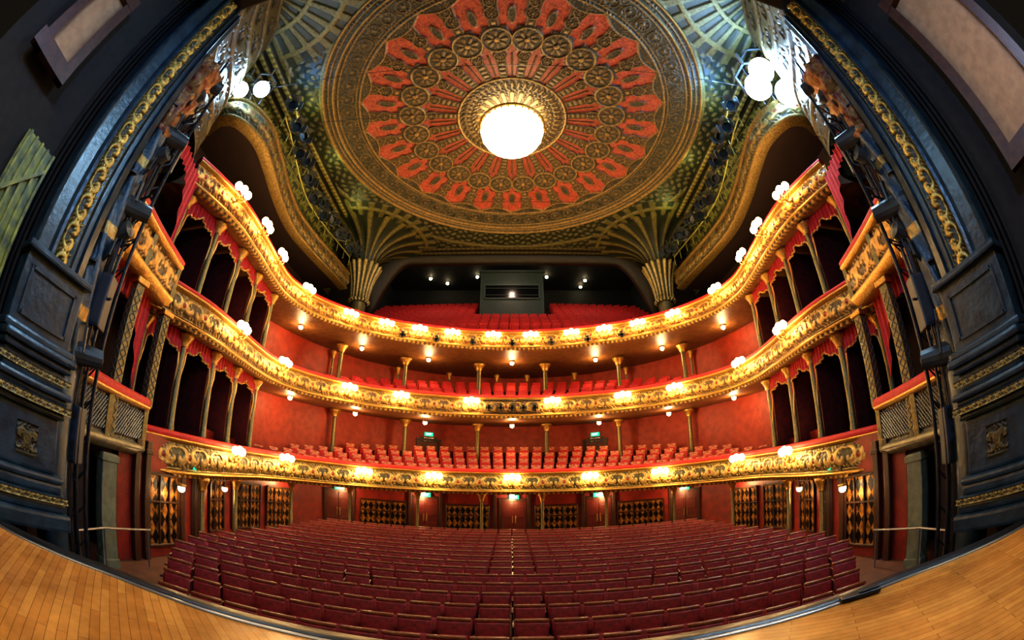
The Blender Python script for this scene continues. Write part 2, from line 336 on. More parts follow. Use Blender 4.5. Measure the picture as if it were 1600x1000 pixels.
put(ss((.04-np.abs(R_-sc-.06))/.03),gold,.7,.1)
put(band(R_,6.2,7.9),(.024,.030,.012),.1,.03)
for r0,w_,h in ((6.27,.04,.12),(6.42,.02,.08),(7.2,.035,.1),(7.38,.06,.16),(7.6,.03,.12),(7.8,.055,.18)):
    put(ss((w_-np.abs(R_-r0))/.03),gold,.7,h)
a48=((T_)%(2*pi/60))-pi/60; dd=np.hypot(R_*np.sin(a48),R_*np.cos(a48)-6.8)/.3
put(ss((.08-np.abs(dd-.85))/.06),dgold,.6,.09); put(ss((.3-dd)/.1),dgold,.6,.09)
isdk=(np.abs(col-np.array(dk)).sum(-1)<.06)
put(fol*isdk*.7,dgold,.5,.07)
colr=np.concatenate([col,A[...,None]],-1)
Zr=ZC+.35*(1-(R_/7.9)**2)-Hh*.9-.02
Zr[:, -1]=ZC+.02
Xr=R_*np.cos(T_+step/2); Yr=CY0+R_*np.sin(T_+step/2)
ros=add('ceiling_rosette',grid('ros',Xr,Yr,Zr,closeu=True,col=colr),ornmat('ornament_ceiling',.4,.48),label='huge circular painted ceiling rosette in red, dark green and gilding',cat='ceiling decoration')
xs=np.linspace(-10.2,10.2,560); ys=np.linspace(2.2,21.8,540); X,Y=np.meshgrid(xs,ys,indexing='ij')
rr=np.hypot(X,Y-CY0); ang=np.arctan2(Y-CY0,X)
cx=np.where(X>0,8.6,-8.6); cy=np.where(Y>CY0,20.3,3.2); rc=np.hypot(X-cx,Y-cy); ac=np.arctan2(Y-cy,X-cx)
fr=ss((np.cos(ac*36)+.1)/.4)*(rc<4.2)*.8; ringm=ss((np.cos(rc*5.2)-.80)/.1)
h2=ss((np.cos(rr*13+1.5*np.sin(ang*40))*np.cos(ang*90)-.1)/.35)*.7
h2=np.where(rc<4.2,np.maximum(fr,ringm),np.maximum(h2,ss((np.cos((rr-7.9)*4.2)-.85)/.08)))
c=mixc((.016,.026,.010),(.17,.15,.045),h2)
bd=(np.abs(X)>8.7)|(Y>20.9)|(Y<3)
g=ss((np.cos(np.where(np.abs(X)>8.7,np.abs(X),Y)*14)-.0)/.4)
c2=mixc((.03,.03,.012),(.50,.40,.09),g*(.35+.65*ss((np.cos(np.where(np.abs(X)>8.7,Y,X)*22)+.3)/.4)))
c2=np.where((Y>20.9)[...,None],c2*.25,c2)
c=np.where(bd[...,None],c2,c); al=np.where(bd,g,h2)*.6
Z=ZC-.06*np.where(bd,g,h2); Z=np.where(rr<7.7,ZC+.6,Z)
cc=np.concatenate([c,al[...,None]],-1)
add('ceiling',grid('ceiling',X,Y,Z,col=cc),ornmat('ornament_ceiling',.4,.48),kind='structure')
for sd in (-1,1):
    y=np.linspace(3,21.8,420); t=np.linspace(0,1,60); X=sd*(10.0+1.25*np.sin(t*pi/2))[None]*np.ones((420,1)); Z=(ZC-2.6*(1-np.cos(t*pi/2)))[None]*np.ones((420,1)); Y=np.repeat(y[:,None],60,1)
    h,a=orn(Y,np.repeat(t[None]*2.8%.7,420,0),.7,1.0); c=mixc((.02,.03,.010),(.40,.38,.08),h)
    add('trim_%d'%(1 if sd<0 else 2),grid('cove',X,Y,Z,col=np.concatenate([c,h[...,None]*.6],-1)),ornmat('ornament_ceiling',.4,.48),kind='structure')
xs_=np.linspace(-11.2,11.2,80)
def ztop(x):
    ax=abs(x)
    return ZC-.1 if ax<6.2 else ZC-.1-min(3.6,1.0*((ax-6.2)/1.4)**2*1.5)
Xh=np.stack([xs_]*4,1); Yh=np.repeat(np.array([[21.8,21.8,22.3,22.3]]),80,0); zt=np.array([ztop(x) for x in xs_]); zz=np.full(80,ZC+.1)
Zh=np.stack([zz,zt-.35,zt-.35,zz],1)
add('trim_3',grid('hdr',Xh,Yh,Zh,smooth=False),mat('dark_olive_plaster',(.012,.010,.006),.5,col2=(.025,.018,.008),nscale=8,bump=.4),kind='structure')
mnb=mat('near_black_wall',(.008,.012,.015),.7,col2=(.014,.018,.021))
b=B(); b.box((0,30.5,11),(20,.2,12)); add('wall_gallery_rear',b.mesh('g'),mnb,kind='structure')
b=B(); b.box((0,26.2,15.6),(20,8.8,.2)); add('ceiling_gallery',b.mesh('g'),mnb,kind='structure')
for sd,nm in ((-1,'wall_gallery_left'),(1,'wall_gallery_right')):
    b=B(); b.box((sd*9.8,26.4,11),(.2,8.2,9.4)); add(nm,b.mesh('g'),mnb,kind='structure')
X,Y=np.meshgrid(np.linspace(-9.6,9.6,8),np.linspace(22.2,30.3,30),indexing='ij')
def gz(y): return 7.55+.64*(y-20.4)
add('floor_gallery',grid('gf',X,Y,gz(Y)),M_deck(),kind='structure')
X,Y=np.meshgrid(np.linspace(-7.6,7.6,8),np.linspace(20.4,22.2,6),indexing='ij')
add('floor_gallery_front',grid('gf',X,Y,gz(Y)),M_deck(),kind='structure')
# projection booth
e=add('projection_booth',None,label='dark grey-green box booth with long window among gallery seats',cat='booth',loc=(0,25.2,0))
mb=mat('grey_green_panel',(.030,.052,.048),.5,col2=(.022,.038,.036))
b=B(); b.box((0,.9,12.1),(4.2,1.8,4.6),bev=.04); add('booth_shell',b.mesh('s'),mb,e)
b=B(); b.box((0,-.05,14.2),(4.4,.3,.12)); add('top_ledge',b.mesh('s'),mb,e)
b=B(); b.box((0,-.03,10.9),(4.3,.15,.1)); add('bottom_ledge',b.mesh('s'),mb,e)
b=B(); b.box((0,-.02,12.7),(3.5,.1,.9)); add('window',b.mesh('w'),mat('dark_glass',(.004,.005,.006),.15),e)
b=B()
for z in (12.2,13.2): b.box((0,-.06,z),(3.7,.1,.08))
for x in (-1.8,1.8): b.box((x,-.06,12.7),(.07,.1,1.0))
for z in (12.45,12.95): b.box((0,-.08,z),(3.5,.03,.02))
add('window_frame',b.mesh('w'),mat('grey_green_trim',(.05,.07,.065),.5),e)
# ------------------------------------------------------------------ seats
def seat_parts():
    b=B(); b.box((0,.10,.62),(.49,.09,.52),rot=(radians(-10),0,0),bev=.03); back=b.mesh('backrest',True)
    b=B(); b.box((0,.155,.905),(.51,.07,.06),rot=(radians(-10),0,0),bev=.02); rail=b.mesh('top_rail',True)
    b=B(); b.box((0,-.03,.50),(.42,.12,.38),rot=(radians(-16),0,0),bev=.035); st=b.mesh('seat',True)
    b=B(); b.box((-.265,-.08,.62),(.05,.38,.045),bev=.015).box((-.265,.0,.31),(.03,.26,.62),bev=.01)
    arm=b.mesh('armrest',True)
    return [('backrest',back,M_seat()),('top_rail',rail,mat('varnished_wood',(.24,.065,.025),.28,col2=(.14,.035,.015),nscale=15)),('seat',st,M_seat()),('armrest',arm,mat('varnished_dark_wood',(.05,.012,.008),.35))]
SP=seat_parts()
def joined(parts):
    V=[];F=[];MI=[];off=0
    for i,(n,me,m) in enumerate(parts):
        V+= [tuple(v.co) for v in me.vertices]; F+=[tuple(x+off for x in p.vertices) for p in me.polygons]; MI+=[i]*len(me.polygons); off+=len(me.vertices)
    return V,F,MI
def stuff_seats(name,tf,label,mats,parts=SP,cat='seats'):
    V,F,MI=joined(parts); V=np.array(V); vv=[];ff=[];mi=[];off=0
    for (x,y,z,r) in tf:
        c,s=cos(r),sin(r); q=np.stack([V[:,0]*c-V[:,1]*s+x,V[:,0]*s+V[:,1]*c+y,V[:,2]+z],-1); vv+=q.tolist(); ff+=[tuple(k+off for k in f) for f in F]; mi+=MI; off+=len(V)
    me=bpy.data.meshes.new(name); me.from_pydata(vv,[],ff)
    for m in mats: me.materials.append(m)
    me.polygons.foreach_set('material_index',mi)
    return add(name,me,label=label,cat=cat,kind='stuff')
tf=[]
for i in range(17):
    Yc=5.3+.8*i; R=Yc+7; hw=min(5.3+.5*i,7.9); n=int(2*hw/.56)
    for k in range(n):
        s=(k-(n-1)/2)*.56+(random.random()-.5)*.02; a=s/R; x=R*sin(a); y=-7+R*cos(a); tf.append((x,y,flz(y),-a))
proto=add('theatre_chair',None,label='folded crimson velvet theatre seat with wooden top rail',cat='seat',group='stalls seats')
for n,me,m in SP: add(n,me,m,proto)
x,y,z,r=tf[0]; proto.location=(x,y,z); proto.rotation_euler=(0,0,r)
for (x,y,z,r) in tf[1:300]: copytree(proto,(x,y,z),r)
o=stuff_seats('theatre_chairs',tf[300:],'rear rows of folded crimson velvet theatre seats',[m for _,_,m in SP]); o['group']='stalls seats'
def wallx(y):
    h=W.p[:120]; return float(np.interp(y,h[:,1],-h[:,0]))
def bal_parts():
    b=B(); b.box((0,.10,.6),(.48,.1,.62),rot=(radians(-10),0,0),bev=.03); bk=b.mesh('backrest',True)
    b=B(); b.box((0,-.03,.5),(.43,.12,.4),rot=(radians(-16),0,0),bev=.03).box((-.26,-.04,.35),(.05,.34,.6),bev=.01); st=b.mesh('seat',True)
    return bk,st
mp_=mat('speckled_seat_cloth',(.58,.30,.18),.7,col2=(.36,.015,.012),nscale=11)
bk,st_=bal_parts(); cproto=None
def deckz(zf,base,rs,y,fr): return float(zf(np.array([y]))[0])+base+fr*rs
for row in range(4):
    d=1.0+.95*row
    for s in [s for s in np.arange(0,P.L,.56) if P.at(s)[1]>15.2]:
        x,y,a=P.at(s,-d); px,py,_=P.at(s)
        if abs(x)>wallx(y)-.5 or any(hypot(abs(x)-cx_,y-cy_)<.3 for cx_,cy_ in ((1.9,23.4),(5.8,22.6),(9.2,20.6))): continue
        rsv=float(rise(.2,2.4)(np.array([py]))[0]); z=deckz(z1,-.95,rsv,py,d/5.6)
        if cproto is None:
            cproto=add('balcony_chair',None,label='tip-up seat with pale speckled cover on red',cat='seat',group='seats on the lowest balcony',loc=(x,y,z),rot=(0,0,a)); add('backrest',bk,mp_,cproto); add('seat',st_,M_velvet(),cproto)
        else: copytree(cproto,(x,y,z),a)
sm=[('a',bk.copy(),M_velvet()),('s',st_.copy(),M_velvet())]
for m_ in sm: m_[1].materials.clear()
t2=[];t3=[]
for row in range(4):
    d=1.0+.95*row
    for s in np.arange(0,P.L,.56):
        px,py,_=P.at(s)
        if py<15.0: continue
        x,y,a=P.at(s,-d)
        if abs(x)>wallx(y)-.5: continue
        t2.append((x,y,deckz(z2,-.9,float(rise(.2,2.6)(np.array([py]))[0]),py,d/5.6),a))
stuff_seats('upper_chairs',t2,'rows of red velvet seats on the middle balcony',[M_velvet(),M_velvet()],parts=sm)
for row in range(9):
    y=20.9+.85*row
    for x in np.arange(-8.8,8.9,.56):
        if abs(x)<2.5 and y>23.9: continue
        if y<22.4 and abs(x)>6.9: continue
        yy=y-.012*x*x*1.2
        t3.append((x,yy,gz(yy),-x*.03))
stuff_seats('gallery_chairs',t3,'steep rows of red seats in the top gallery',[M_velvet(),M_velvet()],parts=sm)
# ------------------------------------------------------------------ columns
def column_meshes(H,r=.09):
    b=B(); b.lathe([(r*1.9,0),(r*1.9,.06),(r*1.5,.09),(r*1.6,.13),(r*1.1,.18)],14); base=b.mesh('base',True)
    b=B(); b.lathe([(r*1.1,.18),(r*1.15,H*.3),(r*.95,H*.32),(r*.9,H-.42)],20,flute=10,amp=.06); shaft=b.mesh('shaft',True)
    b=B(); b.lathe([(r*.9,H-.42),(r*1.3,H-.4),(r*1.2,H-.36),(r*1.5,H-.26),(r*2.3,H-.12),(r*2.5,H-.09),(r*2.5,H),(0.001,H)],16,flute=8,amp=.10); cap=b.mesh('capital',True)
    return base,shaft,cap
mcol=mat('verdigris_bronze',(.10,.105,.055),.35,.6,col2=(.22,.16,.06),nscale=18,bump=.3)
def column(x,y,z0,z1_,r=.09,label='slender bronze-green column with gilded capital under balcony',grp=None,rot=0):
    e=add('column',None,label=label,cat='column',loc=(x,y,z0),rot=(0,0,rot))
    if grp: e['group']=grp
    ba,sh,ca=column_meshes(z1_-z0,r); add('base',ba,M_gold(),e); add('shaft',sh,mcol,e); add('capital',ca,M_gold(),e)
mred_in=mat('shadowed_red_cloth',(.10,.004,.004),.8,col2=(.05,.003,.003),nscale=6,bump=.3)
for sd in (-1,1):
    for (x,y) in ((1.8,22.3),(5.7,21.4),(8.7,19.4)): column(sd*x,y,4.4,6.86,.12,grp='columns on the middle balcony')
    for (x,y) in ((.9,24.6),(3.7,24.2),(6.6,23.2),(9.6,20.4)): column(sd*x,y,5.0,6.86,.07,grp='columns on the middle balcony')
    for (x,y) in ((1.9,23.4),(5.8,22.6),(9.2,20.6)): column(sd*x,y,1.0,3.7,.12,grp='columns on the lowest balcony')
    for (x,y) in ((1.5,21.5),(4.6,20.9),(7.6,19.4),(9.3,16.6),(9.3,12.4),(8.75,9.9)): column(sd*x,y,flz(y),float(z1(np.array([y]))[0])-1.03,.08,'slender dark iron column under the lowest balcony',grp='stalls columns')
    YS=[6.9,8.5,10.2,11.9,13.6]
    for zt,zb in ((z1,lambda y:z2(y)-.96),(z2,lambda y:z3(y)-.91),):
        prev=None
        for yy in YS:
            s=P.s_at_y(yy,sd); x,y,a=P.at(s,-.38); za=float(zt(np.array([y]))[0])-.9; zc=float(zb(np.array([y]))[0])
            column(x,y,za,zc,.10,'carved bronze post dividing the side boxes',grp='box posts')
            if prev:
                x0,y0,_=prev; n=41; t=np.linspace(0,1,n); drop=.28+.34*np.abs(2*t-1)**1.3+.12*np.abs(np.cos(3*pi*t)); drop=np.where(np.abs(2*t-1)>.82,drop+1.5*(np.abs(2*t-1)-.82)/.18,drop)
                wv=.03*np.sin(t*60); nx,ny=-(y-y0),(x-x0); L=hypot(nx,ny); nx/=L; ny/=L
                Xv=np.stack([x0+(x-x0)*t+nx*wv,x0+(x-x0)*t+nx*wv*1.6],1); Yv=np.stack([y0+(y-y0)*t+ny*wv,y0+(y-y0)*t+ny*wv*1.6],1)
                zz0=np.full(n,zc-.01); Zv=np.stack([zz0,zz0-drop],1)
                e=add('box_drape',None,label='scalloped red velvet pelmet with gold trim over a box opening',cat='curtain',group='box drapes')
                add('fabric',grid('fab',Xv,Yv,Zv),M_velvet(),e)
                b=B(); b.tube([(Xv[k,1],Yv[k,1],Zv[k,1]) for k in range(n)],.03,5); add('gold_trim',b.mesh('trim'),mat('gold_braid',(.75,.42,.10),.4,.5),e)
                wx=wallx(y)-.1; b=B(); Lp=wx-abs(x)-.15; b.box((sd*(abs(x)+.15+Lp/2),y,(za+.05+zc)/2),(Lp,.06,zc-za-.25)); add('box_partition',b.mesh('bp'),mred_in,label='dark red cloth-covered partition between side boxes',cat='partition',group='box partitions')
            prev=(x,y,a)
# ------------------------------------------------------------------ side stage boxes
def orn_quad(name,p0,p1,z0,z1_,m,cell=1.0,bg=(.05,.05,.045),gd=(.35,.33,.28),nu=160,nv=34,depth=.04,bul=.0):
    p0=np.array(p0);p1=np.array(p1); L=np.linalg.norm(p1-p0); u=np.linspace(0,L,nu); v=np.linspace(0,z1_-z0,nv); U,V=np.meshgrid(u,v,indexing='ij')
    t=(p1-p0)/L; n=np.array([t[1],-t[0]])
    if n.dot(np.array([0,5.])-p0)<0: n=-n
    H,A=orn(U,V,z1_-z0,cell); H2=H*depth+bul*np.sin(pi*V/(z1_-z0))
    X=p0[0]+t[0]*U+n[0]*H2; Y=p0[1]+t[1]*U+n[1]*H2; c=mixc(bg,gd,H)
    return grid(name,X,Y,z0+V,col=np.concatenate([c,H[...,None]],-1))
def lattice_mesh(p0,p1,z0,z1_,off=.03):
    p0=Vector((*p0,0));p1=Vector((*p1,0)); L=(p1-p0).length; t=(p1-p0)/L; n=Vector((t.y,-t.x,0))
    if n.dot(Vector((0,5,0))-p0)<0: n=-n
    b=B(); h=z1_-z0; s=.11; k=-h
    while k<L:
        for sg in (1,-1):
            a0=max(0,k) ; a1=min(L,k+h)
            if a1>a0:
                za=(a0-k); zb=(a1-k)
                if sg<0: za=h-za; zb=h-zb
                b.cyl(p0+t*a0+n*off+Vector((0,0,z0+za)),p0+t*a1+n*off+Vector((0,0,z0+zb)),.012,seg=4,cap=False)
        k+=s
    return b.mesh('lattice')
msil=mat('silvered_metal',(.26,.26,.22),.35,.7)
for sd in (-1,1):
    for lev,(zt,hh,lab) in enumerate(((.82,1.1,'stage-side box front with silver lattice panels and red velvet rail'),(4.45,1.0,'stage-side box front with gilded scroll panel and red velvet rail'))):
        e=add('stage_box',None,label=lab,cat='theatre box',group='stage-side boxes')
        pts=[(sd*7.45,4.05),(sd*7.95,5.35),(sd*8.5,6.95)]
        for k in range(2):
            a,bb=pts[k],pts[k+1]
            if lev==0:
                add('relief_panel',orn_quad('q',a,bb,zt-hh+.15,zt-.12,None,.5,(.018,.022,.022),(.18,.17,.13)),ornmat(),e)
                add('lattice',lattice_mesh(a,bb,zt-hh+.25,zt-.2,.06),msil,e)
            else: add('relief_panel',orn_quad('q',a,bb,zt-hh+.15,zt-.12,None,.72,(.07,.03,.01),(.62,.36,.09),bul=.1),ornmat(),e)
        path=Path([(x,y) for x,y in (pts if sd<0 else pts[::-1])],24)
        zc=lambda y,zt=zt: zt+0*y
        add('velvet_rail',sweep('v',path,[(-.2,-.02),(-.2,.08),(-.1,.16),(.12,.16),(.2,.08),(.18,-.03)],zc),M_velvet(),e)
        add('cornice',sweep('v',path,[(-.1,-.02),(.2,-.03),(.2,-.08),(.1,-.14),(0,-.15)],zc),M_gold(),e)
        add('base_molding',sweep('v',path,[(0,-hh+.17),(.12,-hh+.12),(.18,-hh+.04),(.1,-hh-.03),(.05,-hh-.12),(-.3,-hh-.16),(-1.2,-hh-.16)],zc),M_gold() if lev else mat('silver_gilt',(.20,.18,.12),.4,.5,col2=(.10,.10,.07)),e)
        for (x,y) in pts:
            b=B(); b.box((x-sd*.05,y,zt-hh/2),(.16,.16,hh-.1),bev=.02); add('corner_post',b.mesh('p'),mcol,e)
    for (x,y,za,zb) in ((8.05,5.5,-.3,3.3),(8.75,7.2,.8,3.3),(7.65,4.2,.9,3.3)):
        e=add('box_pilaster',None,label='narrow silver-grey lattice pilaster between stacked boxes',cat='pilaster',loc=(sd*x,y,0),group='box pilasters')
        b=B(); b.box((0,0,(za+zb)/2),(.26,.26,zb-za),bev=.02); add('shaft',b.mesh('s'),mcol,e)
        b=B(); k=za+.1
        while k<zb-.3:
            for s_ in (1,-1): b.cyl((-sd*.14,-.1*s_,k),(-sd*.14,.1*s_,k+.2),.012,seg=4); b.cyl((-.1*s_,-.14,k),(.1*s_,-.14,k+.2),.012,seg=4)
            k+=.2
        add('lattice',b.mesh('l'),msil,e)
        b=B(); b.box((0,0,zb-.08),(.4,.4,.14),bev=.03); add('capital',b.mesh('c'),M_gold(),e)
    for (zt_,za_) in ((7.2,4.6),(3.3,1.0)):
        n=60; t=np.linspace(0,1,n); x=sd*(8.0+.9*t); y=4.3+2.4*t; zz=np.linspace(0,1,8)[None]
        drop=(zt_-za_)*(.18+.82*np.abs(2*t-1)**3.0)
        wv=.05*np.sin(t*70); X=np.repeat((x+wv)[:,None],8,1); Y=np.repeat(y[:,None],8,1); Z=zt_-drop[:,None]*zz
        add('box_curtain',grid('bc',X,Y,Z),M_velvet(),label='red velvet curtain swept aside in the stage box',cat='curtain',group='stage box curtains')
    pts=[(6.75,2.95),(7.5,3.9),(8.5,5.6),(9.6,6.4),(10.8,6.5)]; q=Path([(sd*x,y) for x,y in (pts if sd<0 else pts[::-1])],260)
    v=np.linspace(0,6.2,150); X=np.repeat(q.p[:,0][:,None],150,1); Y=np.repeat(q.p[:,1][:,None],150,1); Z=7.3+np.repeat(v[None],260,0)
    U=np.repeat(q.s[:,None],150,1); V=np.repeat(v[None],260,0); H,A_=orn(U,V%1.24,1.24,1.2)
    mold=ss((np.cos(V*5.067)-.86)/.06); H=np.maximum(H*.7,mold)
    X=X+q.n[:,0][:,None]*H*.08; Y=Y+q.n[:,1][:,None]*H*.08
    c=mixc((.012,.010,.007),(.15,.10,.03),H)
    add('wall_%s_splay'%('left' if sd<0 else 'right'),grid('sp',X,Y,Z,col=np.concatenate([c,H[...,None]*.6],-1)),ornmat(),kind='structure')
    b=B(); b.box((sd*9.9,4.9,2.5),(.12,4.4,11.4),rot=(0,0,-sd*radians(20))); add('wall_%s_box'%('left' if sd<0 else 'right'),b.mesh('w'),M_darkwall(),kind='structure')
    b=B(); b.box((sd*8.1,5.6,-1.75),(.3,.45,2.5),bev=.02).box((sd*8.1,5.6,-2.9),(.36,.52,.25),bev=.02).box((sd*8.1,5.6,-.6),(.36,.52,.15),bev=.02); add('wall_pilaster',b.mesh('p'),mat('pale_green_paint',(.16,.17,.10),.5,col2=(.10,.11,.07)),label='pale green painted pier beside red wall panel',cat='pilaster')
    b=B(); b.box((sd*8.35,4.3,-1.7),(.1,1.8,2.7)); add('wall_%s_pass'%('left' if sd<0 else 'right'),b.mesh('p'),M_darkwall(),kind='structure')
    for yy in (6.75,7.25,8.75,9.6):
        x,y,a=S.at(S.s_at_y(yy,sd),.08); b=B(); b.box((0,0,-1.5),(.2,.16,3.0),bev=.02).box((0,0,-.25),(.28,.22,.12),bev=.02)
        add('wall_post',b.mesh('p'),M_brownwood(),label='dark brown timber post on the red side wall',cat='post',loc=(x,y,0),rot=(0,0,a),group='side wall posts')
    e=add('handrail',None,label='steel tube handrail on posts beside stalls entrance',cat='handrail')
    mst=mat('steel_tube',(.25,.25,.27),.3,.8)
    b=B(); b.tube([(sd*7.2,4.2,-2.0),(sd*7.6,5.2,-2.0),(sd*7.9,6.9,-2.05)],.025,8); add('rail',b.mesh('r'),mst,e)
    for (x,y) in ((7.22,4.25),(7.6,5.2),(7.88,6.8)):
        b=B(); b.cyl((sd*x,y,-3),(sd*x,y,-2.0),.022,seg=8); add('post',b.mesh('r'),mst,e)
# ------------------------------------------------------------------ wall lattice panels, doors, exit signs
dm=diamondmat('gilded_diamond_lattice',(.008,.005,.004),(.52,.24,.045))
def wall_patch(path,s0,s1,z0,z1_,off,n=14):
    ss_=np.linspace(s0,s1,n); A=np.array([path.at(s,off)[:2] for s in ss_]); v=np.array([z0,z1_])
    X=np.repeat(A[:,0][:,None],2,1); Y=np.repeat(A[:,1][:,None],2,1); Z=np.repeat(v[None],n,0); U=np.repeat((ss_-s0)[:,None],2,1)
    return grid('patch',X,Y,Z,uv=np.stack([U,np.repeat((v-z0)[None],n,0)],-1))
def lattice_panel(sc,w,z0,z1_):
    e=add('diamond_lattice_panel',None,label='gilded diamond lattice screen set in the red stalls wall',cat='wall panel',group='diamond lattice panels')
    add('lattice',wall_patch(S,sc-w/2,sc+w/2,z0,z1_,.05),dm,e)
    b=B()
    for z in (z0,z1_,z0+.62*(z1_-z0)):
        q=[(*S.at(s,.08)[:2],z) for s in np.linspace(sc-w/2,sc+w/2,10)]; b.tube(q,.045 if z in (z0,z1_) else .03,6)
    for s in np.linspace(sc-w/2,sc+w/2,4):
        x,y,_=S.at(s,.08); b.cyl((x,y,z0),(x,y,z1_),.035,seg=6)
    add('frame',b.mesh('f'),M_brownwood(),e)
def txt(body,size):
    c=bpy.data.curves.new('t','FONT'); c.body=body; c.size=size; c.align_x='CENTER'; c.align_y='CENTER'; c.extrude=.004
    o=bpy.data.objects.new('tmp',c); C.objects.link(o); bpy.context.view_layer.update()
    me=bpy.data.meshes.new_from_object(o.evaluated_get(bpy.context.evaluated_depsgraph_get())); bpy.data.objects.remove(o); return me
EX=txt('EXIT',.17); EXB=txt('EXIT',.30)
def exit_sign(x,y,z,rz,big=False):
    e=add('exit_sign',None,label='green illuminated EXIT sign with white lettering above a doorway',cat='sign',loc=(x,y,z),rot=(0,0,rz),group='exit signs')
    b=B(); b.box((0,0,0),(.52,.06,.22),bev=.01); add('panel',b.mesh('p'),mat('green_sign',(0,.25,.13),.4,emit=(0,.6,.32),es=1.3),e)
    add('lettering',EX.copy(),mat('white_letters',(1,1,1),.4,emit=(.8,1,.9),es=2),e,loc=(0,-.036,0),rot=(radians(90),0,0))
    if big:
        b=B(); b.box((0,.02,-.32),(1.0,.05,.32),bev=.01); add('plaque',b.mesh('p'),mat('black_plaque',(.02,.012,.01),.4),e)
        add('plaque_lettering',EXB.copy(),mat('gold_letters',(.8,.6,.3),.4,emit=(.8,.6,.3),es=.5),e,loc=(0,-.01,-.32),rot=(radians(90),0,0))
def door(sc,z0,w=1.3,h=2.05,path=S,off=.06):
    x,y,a=path.at(sc,off); e=add('double_door',None,label='dark red panelled double door in the auditorium wall',cat='door',loc=(x,y,z0),rot=(0,0,a),group='auditorium doors')
    b=B(); b.box((-w/2-.06,0,h/2),(.12,.14,h)).box((w/2+.06,0,h/2),(.12,.14,h)).box((0,0,h+.07),(w+.3,.16,.14)); add('frame',b.mesh('f'),M_brownwood(),e)
    for s_ in (-1,1):
        b=B(); b.box((s_*w/4,0,h/2),(w/2-.02,.06,h-.02),bev=.01)
        for zz in (.5,1.45): b.box((s_*w/4,-.035,min(zz,h-.45)),(w/2-.2,.03,.6),bev=.012)
        lf=add('leaf',b.mesh('l'),mat('dark_red_door',(.10,.012,.008),.4,col2=(.07,.008,.006)),e)
        b=B(); b.box((s_*.08,-.05,1.05),(.05,.05,.4),bev=.015); add('handle',b.mesh('h'),mat('brass',(.7,.5,.2),.25,.9),lf)
fz=-2.6
for X0 in (-6.6,-2.3,2.3,6.6): lattice_panel(S.s_at_x(X0),2.2 if abs(X0)<4 else 2.4,-2.3,-.85)
for X0 in (0,-4.5,4.5,-8.6,8.6):
    sc=S.s_at_x(X0); door(sc,fz-.05); x,y,a=S.at(sc,.2); exit_sign(x,y,-.38,a)
for sd in (-1,1):
    for yy,w_ in ((8.0,1.3),(10.3,.9),(12.2,1.2),(14.6,2.2),(17.0,1.6)): lattice_panel(S.s_at_y(yy,sd),w_,-2.6,-.75)
    sc=S.s_at_y(9.3,sd); x,y,a=S.at(sc,.2); exit_sign(x,y,-.35,a)
    x,y,a=W.at(W.s_at_x(sd*4.9),.15); exit_sign(x,y,3.2,a,True); door(W.s_at_x(sd*4.9),1.0,1.2,1.8,W,.1)
for sd in (-1,1):
    for X0 in (.95,3.6,5.3,7.9):
        x,y,a=S.at(S.s_at_x(sd*X0),.1); b=B(); b.box((0,0,1.35),(.16,.14,2.7),bev=.02).box((0,0,2.6),(.26,.2,.12),bev=.02).box((0,0,.1),(.24,.2,.2),bev=.02)
        add('wall_pilaster',b.mesh('p'),M_brownwood(),label='brown timber pilaster on the red stalls wall',cat='pilaster',loc=(x,y,-2.65),rot=(0,0,a),group='stalls wall pilasters')
# ------------------------------------------------------------------ lamps
def lamp_meshes():
    b=B(); b.cyl((0,0,-.12),(0,-.03,-.12),.09,.07,12).tube([(0,0,-.14),(0,-.12,-.2),(0,-.24,-.12),(0,-.26,0)],.02,6)
    for x in (-.2,.2): b.tube([(0,-.14,-.18),(x*.6,-.2,-.16),(x,-.24,-.06),(x,-.24,0)],.016,6)
    br=b.mesh('bracket',True); g=[]
    for x,y,z in ((-.2,-.24,.09),(0,-.26,.12),(.2,-.24,.09)):
        b=B(); b.lathe([(.02,-.09),(.075,-.06),(.10,0),(.095,.05),(.06,.10),(.0,.12)],12,c=(x,y,z)); g.append(b.mesh('glass_shade',True))
    return br,g
LB,LG=lamp_meshes(); NL=0
lproto=add('wall_lamp',None,label='gilded three-branch lamp with glowing glass shades on balcony front',cat='lamp',group='balcony lamps')
add('bracket',LB,M_gold(),lproto)
for g_ in LG: add('glass_shade',g_,M_glow(),lproto)
def put_lamp(s,zf,dz,power=66,sc=1.3):
    global NL
    x,y,a=P.at(s,.2); z=float(zf(np.array([P.at(s)[1]]))[0])+dz
    if NL==0: lproto.location=(x,y,z); lproto.rotation_euler=(0,0,a); lproto.scale=(sc,)*3
    else: copytree(lproto,(x,y,z),a,sc)
    NL+=1
    x2,y2,_=P.at(s,.74); ld=bpy.data.lights.new('lamp_or_fill_light','POINT'); ld.energy=power; ld.color=(1,.60,.25); ld.shadow_soft_size=.1
    lo=bpy.data.objects.new('lamp_or_fill_light',ld); C.objects.link(lo); lo.location=(x2,y2,z+.1)
for sd in (-1,1):
    for yy in (8.2,10.0,11.9,14.9): put_lamp(P.s_at_y(yy,sd),z3,-.2,46)
    for xx in (7.7,6.15,4.6,3.0,.95): put_lamp(P.s_at_x(sd*xx),z3,-.45)
    for yy in (10.3,14.2): put_lamp(P.s_at_y(yy,sd),z2,-.2)
    for xx in (7.4,5.2,1.95): put_lamp(P.s_at_x(sd*xx),z2,-.4,85)
    for yy in (11.2,15.0): put_lamp(P.s_at_y(yy,sd),z1,-.2)
    for xx in (6.6,3.6): put_lamp(P.s_at_x(sd*xx),z1,-.4,90)
put_lamp(P.s_at_x(0),z1,-.4,90)
b=B(); b.lathe([(.0,.06),(.13,.05),(.14,.0),(.12,-.02)],14); SR=b.mesh('rose',True); b=B(); b.sph((0,0,-.06),.11); SB=b.mesh('bulb',True)
sproto=None
